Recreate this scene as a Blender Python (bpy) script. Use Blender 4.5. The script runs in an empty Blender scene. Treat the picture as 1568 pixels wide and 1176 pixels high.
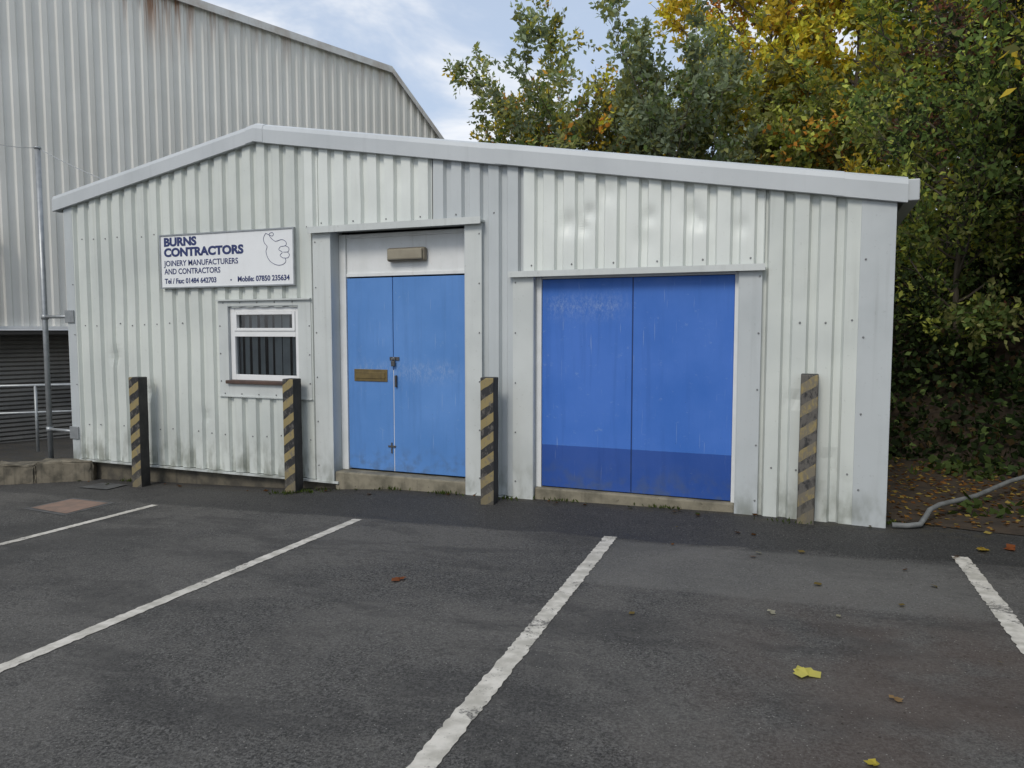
import bpy, math, random, bmesh
import numpy as np
from mathutils import Vector, Matrix
random.seed(3)
S=bpy.context.scene
COL=S.collection
# ------------------------------------------------------------------ helpers
def link(o,parent=None):
    COL.objects.link(o)
    if parent: o.parent=parent
    return o
def empty(name,loc=(0,0,0)):
    e=bpy.data.objects.new(name,None); e.location=loc; e.empty_display_size=.2
    COL.objects.link(e); return e
def mesh(name,v,f,mats,parent=None,fm=None,smooth=False):
    me=bpy.data.meshes.new(name); me.from_pydata([tuple(map(float,p)) for p in v],[],f); 
    for m in (mats if isinstance(mats,(list,tuple)) else [mats]): me.materials.append(m)
    if fm is not None: me.polygons.foreach_set('material_index',fm)
    if smooth: me.polygons.foreach_set('use_smooth',[True]*len(f))
    me.update()
    return link(bpy.data.objects.new(name,me),parent)
BF=[(0,3,2,1),(4,5,6,7),(0,1,5,4),(1,2,6,5),(2,3,7,6),(3,0,4,7)]
def boxv(x0,x1,y0,y1,z0,z1): return [(x0,y0,z0),(x1,y0,z0),(x1,y1,z0),(x0,y1,z0),(x0,y0,z1),(x1,y0,z1),(x1,y1,z1),(x0,y1,z1)]
def box(name,x0,x1,y0,y1,z0,z1,mat,parent=None,bev=0.0):
    o=mesh(name,boxv(x0,x1,y0,y1,z0,z1),BF,mat,parent)
    if bev>0:
        b=o.modifiers.new('b','BEVEL'); b.width=bev; b.segments=2; b.limit_method='ANGLE'
    return o
def boxes(name,lst,mat,parent=None,bev=0.0):
    v=[];f=[]
    for a in lst:
        n=len(v); v+=boxv(*a); f+=[tuple(n+i for i in q) for q in BF]
    o=mesh(name,v,f,mat,parent)
    if bev>0:
        b=o.modifiers.new('b','BEVEL'); b.width=bev; b.segments=2; b.limit_method='ANGLE'
    return o
def tube(V,F,P,R,k=6,cap=False):
    P=[np.array(p,float) for p in P]; n0=len(V)
    for i,p in enumerate(P):
        t=P[min(i+1,len(P)-1)]-P[max(i-1,0)]; t/=np.linalg.norm(t)+1e-9
        a=np.cross(t,(0,0,1) if abs(t[2])<.9 else (1,0,0)); a/=np.linalg.norm(a)+1e-9; b=np.cross(t,a)
        r=R[i] if hasattr(R,'__len__') else R
        for j in range(k):
            q=2*math.pi*j/k; V.append(p+(a*math.cos(q)+b*math.sin(q))*r)
    for i in range(len(P)-1):
        for j in range(k):
            j2=(j+1)%k; F.append((n0+i*k+j,n0+i*k+j2,n0+(i+1)*k+j2,n0+(i+1)*k+j))
    if cap:
        F.append(tuple(n0+j for j in range(k))[::-1]); F.append(tuple(n0+(len(P)-1)*k+j for j in range(k)))
def pipe(name,P,R,mat,parent=None,k=10):
    V=[];F=[]; tube(V,F,P,R,k,True); return mesh(name,V,F,mat,parent,smooth=True)
# ------------------------------------------------------------------ materials
class NB:
    def __init__(s,name):
        s.m=bpy.data.materials.new(name); s.m.use_nodes=True; s.t=s.m.node_tree; s.n=s.t.nodes
        s.b=s.n['Principled BSDF']; s.tc=s.n.new('ShaderNodeTexCoord'); s.sep=None
    def L(s,a,b): s.t.links.new(a,b)
    def xyz(s):
        if not s.sep:
            s.sep=s.n.new('ShaderNodeSeparateXYZ'); s.L(s.tc.outputs['Object'],s.sep.inputs[0])
        return s.sep.outputs
    def noise(s,scale=5,vec=(1,1,1),detail=4,rough=.55,dist=0,off=(0,0,0)):
        mp=s.n.new('ShaderNodeMapping'); mp.inputs['Scale'].default_value=vec; mp.inputs['Location'].default_value=off
        s.L(s.tc.outputs['Object'],mp.inputs[0])
        n=s.n.new('ShaderNodeTexNoise'); n.inputs['Scale'].default_value=scale; n.inputs['Detail'].default_value=detail
        n.inputs['Roughness'].default_value=rough; n.inputs['Distortion'].default_value=dist
        s.L(mp.outputs[0],n.inputs['Vector']); return n.outputs['Fac']
    def voro(s,scale,feature='F1',out='Distance',vec=(1,1,1)):
        mp=s.n.new('ShaderNodeMapping'); mp.inputs['Scale'].default_value=vec; s.L(s.tc.outputs['Object'],mp.inputs[0])
        n=s.n.new('ShaderNodeTexVoronoi'); n.feature=feature; n.inputs['Scale'].default_value=scale
        s.L(mp.outputs[0],n.inputs['Vector']); return n.outputs[out]
    def rng(s,x,a,b,c=0.,d=1.,smooth=True):
        n=s.n.new('ShaderNodeMapRange'); n.interpolation_type='SMOOTHSTEP' if smooth else 'LINEAR'
        s.L(x,n.inputs['Value']); n.inputs['From Min'].default_value=a; n.inputs['From Max'].default_value=b
        n.inputs['To Min'].default_value=c; n.inputs['To Max'].default_value=d; return n.outputs[0]
    def math(s,op,a,b=None,c=None):
        n=s.n.new('ShaderNodeMath'); n.operation=op
        for i,x in enumerate((a,b,c)):
            if x is None: continue
            if isinstance(x,(int,float)): n.inputs[i].default_value=x
            else: s.L(x,n.inputs[i])
        return n.outputs[0]
    def mix(s,fac,a,b,typ='MIX'):
        n=s.n.new('ShaderNodeMix'); n.data_type='RGBA'; n.blend_type=typ
        for sock,x in ((n.inputs[0],fac),(n.inputs[6],a),(n.inputs[7],b)):
            if isinstance(x,(int,float)): sock.default_value=x
            elif isinstance(x,tuple): sock.default_value=(*x[:3],1)
            else: s.L(x,sock)
        return n.outputs[2]
    def col(s,c):
        if isinstance(c,tuple): s.b.inputs['Base Color'].default_value=(*c,1)
        else: s.L(c,s.b.inputs['Base Color'])
    def rough(s,c):
        if isinstance(c,float): s.b.inputs['Roughness'].default_value=c
        else: s.L(c,s.b.inputs['Roughness'])
    def bump(s,h,strength=.2,dist=.01):
        n=s.n.new('ShaderNodeBump'); n.inputs['Strength'].default_value=strength; n.inputs['Distance'].default_value=dist
        s.L(h,n.inputs['Height']); s.L(n.outputs[0],s.b.inputs['Normal'])
def surf(name,c,c2=None,amt=.5,scale=3,rough=.5,streak=0,dirt=(.12,.10,.07),base=None,metal=0,bump=0,bscale=60,spec=None):
    m=NB(name); c2=c2 or tuple(x*.8 for x in c)
    col=m.mix(m.math('MULTIPLY',m.rng(m.noise(scale,detail=4),.35,.7),amt),c,c2)
    if streak:
        st=m.rng(m.noise(1,vec=(17,17,.6),detail=4),.5,.8)
        st=m.math('MULTIPLY',st,m.rng(m.noise(.9,detail=1),.35,.65,.2,1))
        col=m.mix(m.math('MULTIPLY',st,streak),col,dirt)
        sp=m.rng(m.noise(35,detail=2),.68,.74); col=m.mix(m.math('MULTIPLY',sp,streak*.7),col,dirt)
    if base is not None:
        z=m.xyz()[2]; g=m.rng(z,base[0],base[1],1.,0.)
        g=m.math('MULTIPLY',g,m.rng(m.noise(7,vec=(1,1,.5),detail=4),.38,.7))
        col=m.mix(m.math('MULTIPLY',g,base[2]),col,(.13,.14,.10))
    m.col(col); m.rough(float(rough)); m.b.inputs['Metallic'].default_value=metal
    if spec is not None: m.b.inputs['Specular IOR Level'].default_value=spec
    if bump: m.bump(m.noise(bscale,detail=3),bump,.004)
    return m.m
clad=surf('cladding_offwhite',(.64,.675,.635),(.53,.565,.54),.9,1.1,.45,.30,(.27,.29,.24),(-.1,.6,.8))
clad_w=surf('cladding_white',(.715,.75,.715),(.62,.655,.63),.8,1.4,.42,.16,(.38,.40,.35))
clad_g=surf('cladding_grey',(.51,.545,.555),(.44,.475,.485),.7,1.5,.45,.22,(.26,.28,.27),(-.1,.55,.7))
flash=surf('flashing_grey',(.50,.535,.545),(.42,.455,.465),.7,2.0,.45,.25,(.2,.21,.2),(-.1,.5,.7))
flash_w=surf('flashing_white',(.59,.62,.605),(.50,.53,.52),.7,2.0,.45,.30,(.24,.25,.22),(-.1,.5,.7))
fascia_m=surf('fascia_grey',(.52,.55,.565),(.44,.47,.485),.8,1.0,.42,.20,(.25,.27,.27))
white_m=surf('painted_white',(.74,.76,.76),(.64,.66,.65),.6,6,.5,.2,(.3,.28,.22))
upvc=surf('upvc_white',(.78,.79,.79),(.7,.71,.7),.5,6,.3,.08,(.3,.3,.28))
conc=surf('concrete_sill',(.25,.225,.165),(.12,.11,.08),.95,6,.85,.7,(.045,.04,.03),None,bump=.8,bscale=40)
found=surf('foundation_block',(.13,.115,.085),(.06,.055,.045),.95,6,.9,.6,(.03,.03,.025),None,bump=.8,bscale=30)
dark=surf('dark_void',(.02,.02,.02),(.015,.015,.015),.5,3,.8)
galv=surf('galvanised_steel',(.38,.40,.41),(.28,.30,.31),.8,12,.42,.2,(.15,.15,.14),metal=.5)
brown=surf('brown_sill',(.10,.06,.045),(.05,.035,.03),.8,8,.6)
brass=surf('brass_aged',(.21,.155,.065),(.12,.09,.045),.8,15,.45,metal=.5)
lampm=surf('lamp_housing',(.20,.175,.13),(.13,.115,.085),.8,9,.5)
screwm=surf('screw_heads',(.26,.27,.27),(.16,.16,.16),.7,9,.5,metal=.4)
ironm=surf('dark_ironmongery',(.10,.10,.10),(.06,.055,.05),.7,9,.5,metal=.4)
black=surf('black_timber',(.022,.022,.022),(.045,.043,.04),.8,9,.7,.25,(.09,.085,.08),bump=.5)
stone=surf('rough_stone',(.20,.175,.13),(.08,.072,.055),.95,7,.9,.8,(.04,.04,.03),bump=1,bscale=22)
def door_mat(name,c,band=None,fade=None):
    m=NB(name); z=m.xyz()[2]; x=m.xyz()[0]
    col=m.mix(m.math('MULTIPLY',m.rng(m.noise(1.3,detail=4),.3,.7),.7),c,tuple(min(1,v*1.12+.03) for v in c))
    col=m.mix(m.math('MULTIPLY',m.rng(m.noise(1,vec=(14,5,1.0),detail=4),.5,.75),.3),col,tuple(v*.72 for v in c))
    sc=m.rng(m.noise(11,vec=(1,1,1.6),detail=7,rough=.78),.60,.70)
    if fade:
        g=m.math('MULTIPLY',m.rng(z,fade[2]-.20,fade[2],0,1),m.rng(z,fade[2],fade[2]+.16,1,0))
        g=m.math('MULTIPLY',g,m.math('MULTIPLY',m.rng(x,fade[0]-.1,fade[0]+.1,0,1),m.rng(x,fade[1]-.2,fade[1]+.1,1,0)))
        g=m.math('MULTIPLY',g,m.rng(m.noise(30,vec=(1,1,.5),detail=7,rough=.85),.42,.68))
        col=m.mix(m.math('MULTIPLY',g,.5),col,(.33,.43,.62))
    col=m.mix(m.math('MULTIPLY',sc,.36),col,(.26,.38,.58))
    sk=m.rng(m.noise(1,vec=(60,60,3),detail=3),.66,.72); col=m.mix(m.math('MULTIPLY',sk,.3),col,(.35,.45,.6))
    sp=m.rng(m.voro(9),.02,.035,1,0); col=m.mix(m.math('MULTIPLY',sp,.6),col,(.03,.06,.15))
    if band:
        e=m.math('ADD',z,m.math('MULTIPLY',m.math('SUBTRACT',m.noise(25,detail=2),.5),.006))
        col=m.mix(m.rng(e,band-.002,band+.002,1,0),col,m.mix(1.,col,(.50,.50,.60),'MULTIPLY'))
    g=m.math('MULTIPLY',m.rng(z,.1,.45,1,0),m.rng(m.noise(10,detail=5),.42,.7)); col=m.mix(m.math('MULTIPLY',g,.5),col,(.08,.11,.15))
    m.col(col); m.rough(m.rng(m.noise(5,detail=2),.3,.7,.42,.62)); m.b.inputs['Specular IOR Level'].default_value=.35
    m.bump(m.noise(8,vec=(3,3,.8),detail=3),.3,.006); return m.m
blue1=door_mat('door_blue_light',(.090,.235,.55),None,(4.0,5.2,1.15))
blue2=door_mat('door_blue_deep',(.040,.150,.52),.50,(6.10,6.85,1.78))
# ------------------------------------------------------------------ ground
AX=[-1,1.4,3,3.9,4.5,6,7.8,8.9,9.5]; AA=[0,.02,.03,.07,.10,.08,.06,.012,0]
def gz(x,y):
    b=.031*(min(max(x,-16),17)-8.89)-.022*min(max(y,-30),25)
    if -1<y<3 and -1<x<9.5:
        t=min(1,max(0,(y+.9)/.8)); t=t*t*(3-2*t)
        if y>1: t*=max(0,(3-y)/2)
        b+=float(np.interp(x,AX,AA))*t
    return b
def asphalt():
    m=NB('asphalt'); X,Y,Z=m.xyz()
    fine=m.noise(75,detail=4,rough=.85); mid=m.noise(9,detail=4,rough=.65); big=m.noise(.55,detail=4,rough=.62,dist=.6)
    c=m.mix(m.rng(fine,.38,.63),(.019,.0185,.018),(.150,.146,.138))
    c=m.mix(m.math('MULTIPLY',m.rng(big,.40,.60),.45),c,(.150,.142,.130))
    big2=m.noise(1.4,vec=(.6,1.6,1),detail=5,rough=.65,off=(4,9,0),dist=.5)
    c=m.mix(m.math('MULTIPLY',m.rng(big2,.47,.62),.5),c,(.042,.041,.040))
    mot=m.noise(24,detail=4,rough=.7); c=m.mix(m.math('MULTIPLY',m.rng(mot,.5,.68),.45),c,(.036,.035,.034))
    c=m.mix(m.math('MULTIPLY',m.rng(mid,.48,.72),.35),c,(.125,.12,.11))
    inb=m.math('MULTIPLY',m.math('MULTIPLY',m.rng(X,6.95,7.1),m.rng(X,9.0,9.5,1,0)),m.math('MULTIPLY',m.rng(Y,-2.1,-2.02),m.rng(Y,-1.05,-.95,1,0)))
    c=m.mix(m.math('MULTIPLY',inb,.36),c,(.185,.18,.168))
    rd=m.math('MULTIPLY',m.rng(X,7.5,8.8),m.rng(Y,-1.6,-2.6)); rd=m.math('MULTIPLY',rd,m.rng(m.noise(2.0,detail=4),.33,.62))
    c=m.mix(m.math('MULTIPLY',rd,.5),c,(.088,.062,.050))
    w=m.math('MULTIPLY',m.math('SUBTRACT',m.noise(1.7,detail=5),.5),.30)
    e=m.math('ADD',Y,w); st=m.rng(e,-.95,-.88); left=m.math('MULTIPLY',m.rng(X,4.2,1.5),.35)
    st2=m.math('MULTIPLY',st,m.math('SUBTRACT',1.,left))
    c=m.mix(m.math('MULTIPLY',st2,.80),c,m.mix(m.rng(fine,.38,.65),(.013,.013,.013),(.072,.070,.068)))
    wp=m.math('MULTIPLY',m.math('MULTIPLY',m.rng(X,4.4,2.6),m.rng(Y,-1.5,-2.1)),m.rng(m.noise(1.0,detail=3,off=(2,1,0)),.42,.55)); wp=m.math('MULTIPLY',wp,.5)
    c=m.mix(wp,c,(.040,.039,.038))
    c=m.mix(m.math('MULTIPLY',m.math('MULTIPLY',m.rng(Y,-.35,-.02),m.rng(m.noise(7,detail=4),.45,.65)),.5),c,(.08,.07,.05))
    sp=m.rng(m.voro(42),.08,.16,1,0); sel=m.rng(m.noise(30,detail=1),.47,.57)
    c=m.mix(m.math('MULTIPLY',m.math('MULTIPLY',sp,sel),.75),c,(.36,.35,.32))
    gr=m.rng(m.voro(17),.06,.12,1,0); gr=m.math('MULTIPLY',gr,m.math('MULTIPLY',m.rng(X,7.2,8.4),m.rng(m.noise(1.3,detail=1),.35,.55)))
    c=m.mix(m.math('MULTIPLY',gr,.85),c,(.020,.014,.010))
    m.col(c); m.rough(m.math('SUBTRACT',.85,m.math('MULTIPLY',m.math('ADD',st2,wp),.2)))
    m.b.inputs['Specular IOR Level'].default_value=.28
    m.bump(m.noise(75,detail=3,rough=.85),1.,.009); return m.m
asph=asphalt()
xs=[-200,-16]+list(np.round(np.arange(-2,11.01,.13),3))+[17,200]; ys=[-200,-30,-3,-1]+list(np.round(np.arange(-.9,.31,.05),3))+[1,3,25,200]
nx_=len(xs); v=[(x,y,gz(x,y)) for y in ys for x in xs]; f=[(j*nx_+i,j*nx_+i+1,(j+1)*nx_+i+1,(j+1)*nx_+i) for j in range(len(ys)-1) for i in range(nx_-1)]
mesh('asphalt_ground',v,f,asph)
def sheet(name,pts,mat,lift,parent=None):
    return mesh(name,[(x,y,gz(x,y)+lift) for x,y in pts],[tuple(range(len(pts)))],mat,parent)
def line_mat():
    m=NB('worn_line_paint')
    n=m.noise(60,detail=5,rough=.8); b=m.noise(4,detail=5,rough=.7)
    w=m.math('ADD',m.rng(n,.30,.54),m.rng(b,.30,.52,-.85,.4))
    c=m.mix(m.rng(m.noise(12,detail=3),.3,.7),(.62,.59,.53),(.40,.38,.33))
    c=m.mix(m.rng(w,.15,.80),(.12,.115,.105),c); m.col(c); m.rough(.8); return m.m
lm=line_mat()
def strip(name,x0,y0,x1,y1,w,seed):
    r=random.Random(seed); n=200; L=[];R=[]
    for i in range(n+1):
        t=i/n; x=x0+(x1-x0)*t; y=y0+(y1-y0)*t
        L.append((x-w/2+r.uniform(-.006,.006),y)); R.append((x+w/2+r.uniform(-.006,.006),y))
    V=[(x,y,gz(x,y)+.004) for x,y in L+R]; F=[(i,i+1,n+2+i,n+1+i) for i in range(n)]
    return mesh(name,V,[q[::-1] for q in F],lm)
strip('parking_line',2.34,-.98,2.64,-5.9,.085,1)
strip('parking_line',4.69,-.95,4.98,-5.9,.09,2)
strip('parking_line',6.96,-.90,7.26,-5.9,.10,3)
strip('parking_line',9.33,-.75,9.42,-5.9,.10,4)
redc=surf('cover_concrete_red',(.25,.165,.125),(.17,.125,.10),.9,8,.85,bump=.7)
greyc=surf('cover_metal',(.10,.10,.10),(.05,.05,.05),.9,12,.55,bump=.9,bscale=90)
mh=sheet('manhole_cover',[(1.2,-1.0),(1.22,-1.46),(1.84,-1.56),(1.78,-1.05)],redc,.006)
sheet('frame',[(1.15,-.95),(1.17,-1.51),(1.89,-1.62),(1.83,-1.0)],greyc,.003,mh)
sheet('drain_cover',[(.68,-.22),(.64,-.5),(1.12,-.52),(1.12,-.24)],greyc,.010)
# ------------------------------------------------------------------ building
B=empty('corrugated_workshop_building')
XR=8.93; RX=2.9; DEPTH=8.5
def zr(x): return 3.66-(.165*(x-RX) if x>RX else .178*(RX-x))
def corr(name,x0,x1,zb,zt,mat,parent,y0=0.,depth=.038,per=.19,phase=0.,nz=1,dents=(),breaks=(),prof=None):
    fr,yy=prof or ([0,.50,.60,.86,.96,1.0],[1,1,0,0,1,1])
    ks=set([x0,x1]+[b for b in breaks if x0<b<x1])
    k=math.floor((x0-phase)/per)
    while phase+k*per<x1:
        for q in fr[:-1]:
            x=phase+(k+q)*per
            if x0<x<x1: ks.add(x)
        k+=1
    X=sorted(ks); zbf=zb if callable(zb) else (lambda x:zb); ztf=zt if callable(zt) else (lambda x:zt)
    if dents:
        X2=[]
        for a,b in zip(X[:-1],X[1:]):
            n=max(1,int((b-a)/.025)); X2+=[a+(b-a)*i/n for i in range(n)]
        X=X2+[X[-1]]
    V=[];F=[]
    for x in X:
        h=float(np.interp(((x-phase)/per)%1.0,fr,yy)); y=y0-depth*h
        for j in range(nz+1):
            z=zbf(x)+(ztf(x)-zbf(x))*j/nz; yd=y
            for (dx,dz,r,a) in dents:
                yd+=a*math.exp(-((x-dx)**2+((z-dz)*.8)**2)/(r*r))
            V.append((x,yd,z))
    n=nz+1
    for i in range(len(X)-1):
        for j in range(nz): F.append((i*n+j,(i+1)*n+j,(i+1)*n+j+1,i*n+j+1))
    return mesh(name,V,F,mat,parent)
top=lambda x: zr(x)-.06
G_=.0
dA=[(.75,1.25,.07,.03),(1.3,.85,.06,.03),(1.1,.8,.05,.02),(2.1,.6,.06,.02),(.5,.5,.2,.012),(1.9,1.4,.25,.012),(.9,2.0,.3,.012)]
corr('wall_sheet_left',.10,2.42,G_,top,clad,B,nz=60,dents=dA,phase=.05)
corr('wall_sheet_above_window',2.42,3.45,1.80,top,clad,B,breaks=[RX],phase=.05,nz=2)
corr('wall_sheet_below_window',2.42,3.45,G_,.98,clad,B,phase=.05,nz=2)
corr('wall_sheet_beside_door',3.45,3.64,G_,top,clad,B,phase=.05)
corr('wall_sheet_over_door',3.50,4.95,2.605,top,clad_w,B,y0=-.005,phase=.08,nz=24,dents=[(4.2,2.8,.15,.012),(4.6,3.0,.1,.01)])
corr('wall_sheet_over_door_grey',4.955,5.46,2.56,top,clad_g,B,y0=0,phase=.05)
corr('wall_sheet_between_doors',5.46,5.90,G_,top,clad_g,B,phase=.05,nz=3)
dD=[(6.33,2.50,.08,.035),(6.52,2.58,.06,.03),(6.48,2.45,.05,.025),(7.05,2.52,.06,.025),(7.42,2.52,.08,.035),(7.48,2.45,.05,.025),(7.0,2.3,.1,.018),(6.7,2.75,.08,.02),(7.8,2.4,.06,.018),(6.2,2.7,.2,.01),(7.3,2.7,.2,.01)]
corr('wall_sheet_over_big_door',5.90,7.985,2.09,top,clad_w,B,y0=-.006,phase=.02,nz=44,dents=dD)
corr('wall_sheet_right',7.93,8.72,G_,lambda x: top(x) if x>7.985 else 2.088,clad,B,phase=.05,breaks=[7.984,7.986],nz=30,dents=[(8.25,1.0,.05,.02),(8.5,.5,.06,.02),(8.3,1.8,.2,.01)])
mesh('wall_side_right',[(XR,0.012,-.02),(XR,DEPTH,-.02),(XR,DEPTH,zr(XR)-.04),(XR,.012,zr(XR)-.04)],[(0,1,2,3)],clad,B)
mesh('wall_side_left',[(0,0.012,-.02),(0,DEPTH,-.02),(0,DEPTH,zr(0)-.04),(0,.012,zr(0)-.04)],[(3,2,1,0)],clad,B)
mesh('wall_back',[(0,DEPTH,-.02),(XR,DEPTH,-.02),(XR,DEPTH,zr(XR)-.04),(RX,DEPTH,zr(RX)-.04),(0,DEPTH,zr(0)-.04)],[(4,3,2,1,0)],clad,B)
def roof(name,xa,xb):
    V=[];F=[];k=90
    for i in range(k+1):
        y=.02+(DEPTH+.08)*i/k; h=.03 if i%2 else 0.
        V+=[(xa,y,zr(xa)+h),(xb,y,zr(xb)+h)]
    F=[(2*i,2*i+1,2*i+3,2*i+2) for i in range(k)]
    mesh(name,V,F,clad_g,B)
roof('roof_slope_left',-.1,RX); roof('roof_slope_right',RX,9.0)
def barge(name,xa,xb,proud=0.):
    prof=[(.0,-.135),(-.075,-.150),(-.088,-.145),(-.088,-.012),(-.070,.030),(-.02,.052),(.18,.056)]
    V=[];F=[];X=[xa]+([RX] if xa<RX<xb else [])+[xb]
    for x in X:
        for (y,dz) in prof: V.append((x,y-proud,zr(x)+dz+proud))
    m=len(prof)
    for i in range(len(X)-1):
        for j in range(m-1): F.append((i*m+j,i*m+j+1,(i+1)*m+j+1,(i+1)*m+j)[::-1])
    F.append(tuple(range(m))); F.append(tuple(range((len(X)-1)*m,len(X)*m))[::-1])
    mesh(name,V,F,fascia_m,B)
barge('barge_flashing_left',-.13,2.88); barge('barge_flashing_ridge',2.80,3.02,.004)
barge('barge_flashing_mid',2.94,5.70); barge('barge_flashing_right',5.64,8.56,.004); barge('barge_flashing_end',8.5,9.0,.001)
box('gutter_right',8.985,9.08,-.07,DEPTH+.1,zr(9.0)-.13,zr(9.0)+.03,fascia_m,B,.008)
box('gutter_left',-.16,-.10,-.03,DEPTH+.1,zr(-.1)-.15,zr(-.1)-.01,fascia_m,B,.008)
box('corner_flashing_left',-.006,.13,-.042,.01,-.02,zr(.06)-.10,flash,B,.003)
box('corner_flashing_right',8.69,XR+.004,-.046,.01,-.025,zr(8.9)-.11,flash,B,.003)
drips=[(.10,2.4),(2.4,3.86),(5.32,6.0),(7.80,8.93)]
boxes('base_drip_trim',[(a+.002,b-.002,-.055,.0,-.028,-.006) for a,b in drips],flash_w,B)
boxes('foundation',[(.03,XR-.02,.03,.45,-.7,-.036)],found,B)
boxes('foundation_side',[(.03,XR-.02,.5,DEPTH-.1,-.7,-.04)],found,B)
boxes('inner_lining',[(.05,3.78,.30,.33,0,3.0),(5.36,5.98,.14,.17,0,2.9),(7.82,8.85,.14,.17,0,2.4),(3.6,8.8,.34,.37,2.5,2.55)],dark,B)
# --- small door
boxes('door_flashing_left',[(3.59,3.80,-.046,-.042,-.02,2.555)],flash_w,B)
boxes('door_reveal_left',[(3.80,3.806,-.046,.16,-.02,2.555)],flash,B)
boxes('door_flashing_right',[(5.315,5.485,-.046,-.042,-.02,2.555)],flash_w,B)
boxes('door_reveal_right',[(5.309,5.315,-.046,.16,-.02,2.555)],flash,B)
box('door_header_ledge',3.57,5.50,-.10,.16,2.556,2.578,flash_w,B,.003)
boxes('door_header_lip',[(3.57,5.50,-.106,-.1005,2.536,2.60)],flash_w,B)
boxes('small_door_frame',[(3.807,3.885,.10,.19,.10,2.53),(5.255,5.308,.10,.19,.10,2.53),(3.886,5.254,.11,.19,2.10,2.135),(3.886,5.254,.112,.19,2.49,2.53)],white_m,B,.003)
box('transom_panel',3.887,5.253,.125,.15,2.136,2.489,white_m,B)
box('door_leaf_narrow',3.888,4.425,.118,.16,.115,2.085,blue1,B,.004)
box('door_leaf_wide',4.432,5.252,.118,.16,.115,2.085,blue1,B,.004)
boxes('door_gap_strip',[(4.4255,4.4315,.122,.15,.115,1.15)],white_m,B)
box('door_dark_back',3.81,5.30,.165,.18,.1,2.5,dark,B)
box('door_step',3.81,5.32,-.035,.19,-.25,.098,conc,B,.015)
boxes('letter_plate',[(3.965,4.36,.110,.1175,1.03,1.155)],brass,B,.003)
boxes('letter_flap',[(3.99,4.335,.103,.1095,1.06,1.128)],brass,B,.003)
boxes('hasp',[(4.39,4.50,.108,.1175,1.25,1.285),(4.425,4.455,.095,.1075,1.255,1.28)],ironm,B,.002)
box('padlock_body',4.42,4.462,.08,.106,1.19,1.245,ironm,B,.006)
pipe('padlock_shackle',[(4.428,.093,1.245),(4.43,.093,1.275),(4.441,.093,1.285),(4.452,.093,1.275),(4.454,.093,1.245)],.004,galv,B,8)
boxes('pull_handle',[(4.455,4.475,.09,.117,.98,1.10)],ironm,B,.004)
boxes('bolt_plate',[(4.36,4.45,.11,.1175,.36,.38),(4.395,4.41,.108,.1175,.30,.41)],ironm,B,.002)
box('bulkhead_light_base',4.40,4.83,.055,.124,2.235,2.37,lampm,B,.02)
lens=surf('lamp_lens',(.30,.27,.20),(.22,.19,.14),.6,8,.35)
box('bulkhead_light_lens',4.42,4.81,.03,.0545,2.25,2.355,lens,B,.018)
# --- big door
boxes('big_door_flashing_left',[(5.80,5.995,-.049,-.043,-.02,2.045)],flash_w,B)
boxes('big_door_flashing_right',[(7.80,7.975,-.049,-.043,-.02,2.045)],flash,B)
boxes('big_door_reveals',[(5.9955,6.003,-.049,.12,-.02,2.045),(7.792,7.7995,-.049,.12,-.02,2.045)],flash,B)
box('big_door_header_ledge',5.77,8.0,-.095,.12,2.047,2.066,flash_w,B,.003)
boxes('big_door_header_lip',[(5.77,8.0,-.101,-.0955,2.035,2.088)],flash_w,B)
boxes('big_door_frame',[(6.004,6.055,.02,.11,.10,2.04),(7.757,7.791,.02,.11,.10,2.04),(6.056,7.756,.03,.11,2.02,2.044)],white_m,B,.003)
box('big_door_leaf_left',6.057,6.893,.035,.08,.11,2.016,blue2,B,.004)
box('big_door_leaf_right',6.903,7.755,.035,.08,.11,2.016,blue2,B,.004)
boxes('big_door_centre_cover',[(6.893,6.902,.042,.08,.11,2.016)],surf('door_blue_dark_gap',(.015,.05,.18)),B)
box('big_door_back',6.01,7.79,.085,.1,.1,2.04,dark,B)
box('big_door_sill',6.005,7.79,-.02,.12,-.25,.102,conc,B,.015)
# --- window
boxes('window_flashing',[(2.33,2.46,-.046,-.041,.84,1.87),(3.39,3.55,-.046,-.041,.84,1.87),(2.461,3.389,-.0455,-.041,1.815,1.87),(2.461,3.389,-.0455,-.041,.84,.985)],flash_w,B)
boxes('window_flashing_drip',[(2.32,3.56,-.075,-.047,1.87,1.885),(2.32,3.56,-.060,-.047,.83,.8395)],flash_w,B)
boxes('window_reveals',[(2.452,2.46,-.041,.1,.985,1.815),(3.39,3.398,-.041,.1,.985,1.815),(2.461,3.389,-.041,.1,1.808,1.8145)],flash,B)
box('window_sill',2.44,3.41,-.085,.06,.975,1.012,brown,B,.006)
fx0,fx1,fz0,fz1=2.462,3.388,1.014,1.806
boxes('window_frame',[(fx0,fx0+.06,-.01,.05,fz0,fz1),(fx1-.06,fx1,-.01,.05,fz0,fz1),(fx0+.0605,fx1-.0605,-.01,.05,fz0,fz0+.06),(fx0+.0605,fx1-.0605,-.01,.05,fz1-.055,fz1),(fx0+.0605,fx1-.0605,-.012,.05,1.485,1.545)],upvc,B,.004)
boxes('window_opener_frame',[(fx0+.061,fx0+.095,-.022,.03,1.546,1.750),(fx1-.095,fx1-.061,-.022,.03,1.546,1.750),(fx0+.0955,fx1-.0955,-.022,.03,1.546,1.578),(fx0+.0955,fx1-.0955,-.022,.03,1.720,1.750)],upvc,B,.004)
gm=NB('window_glass')
tr=gm.n.new('ShaderNodeBsdfTransparent'); tr.inputs[0].default_value=(.8,.84,.84,1); gl=gm.n.new('ShaderNodeBsdfGlossy'); gl.inputs['Roughness'].default_value=.03
fr=gm.n.new('ShaderNodeFresnel'); fr.inputs[0].default_value=1.9
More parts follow.
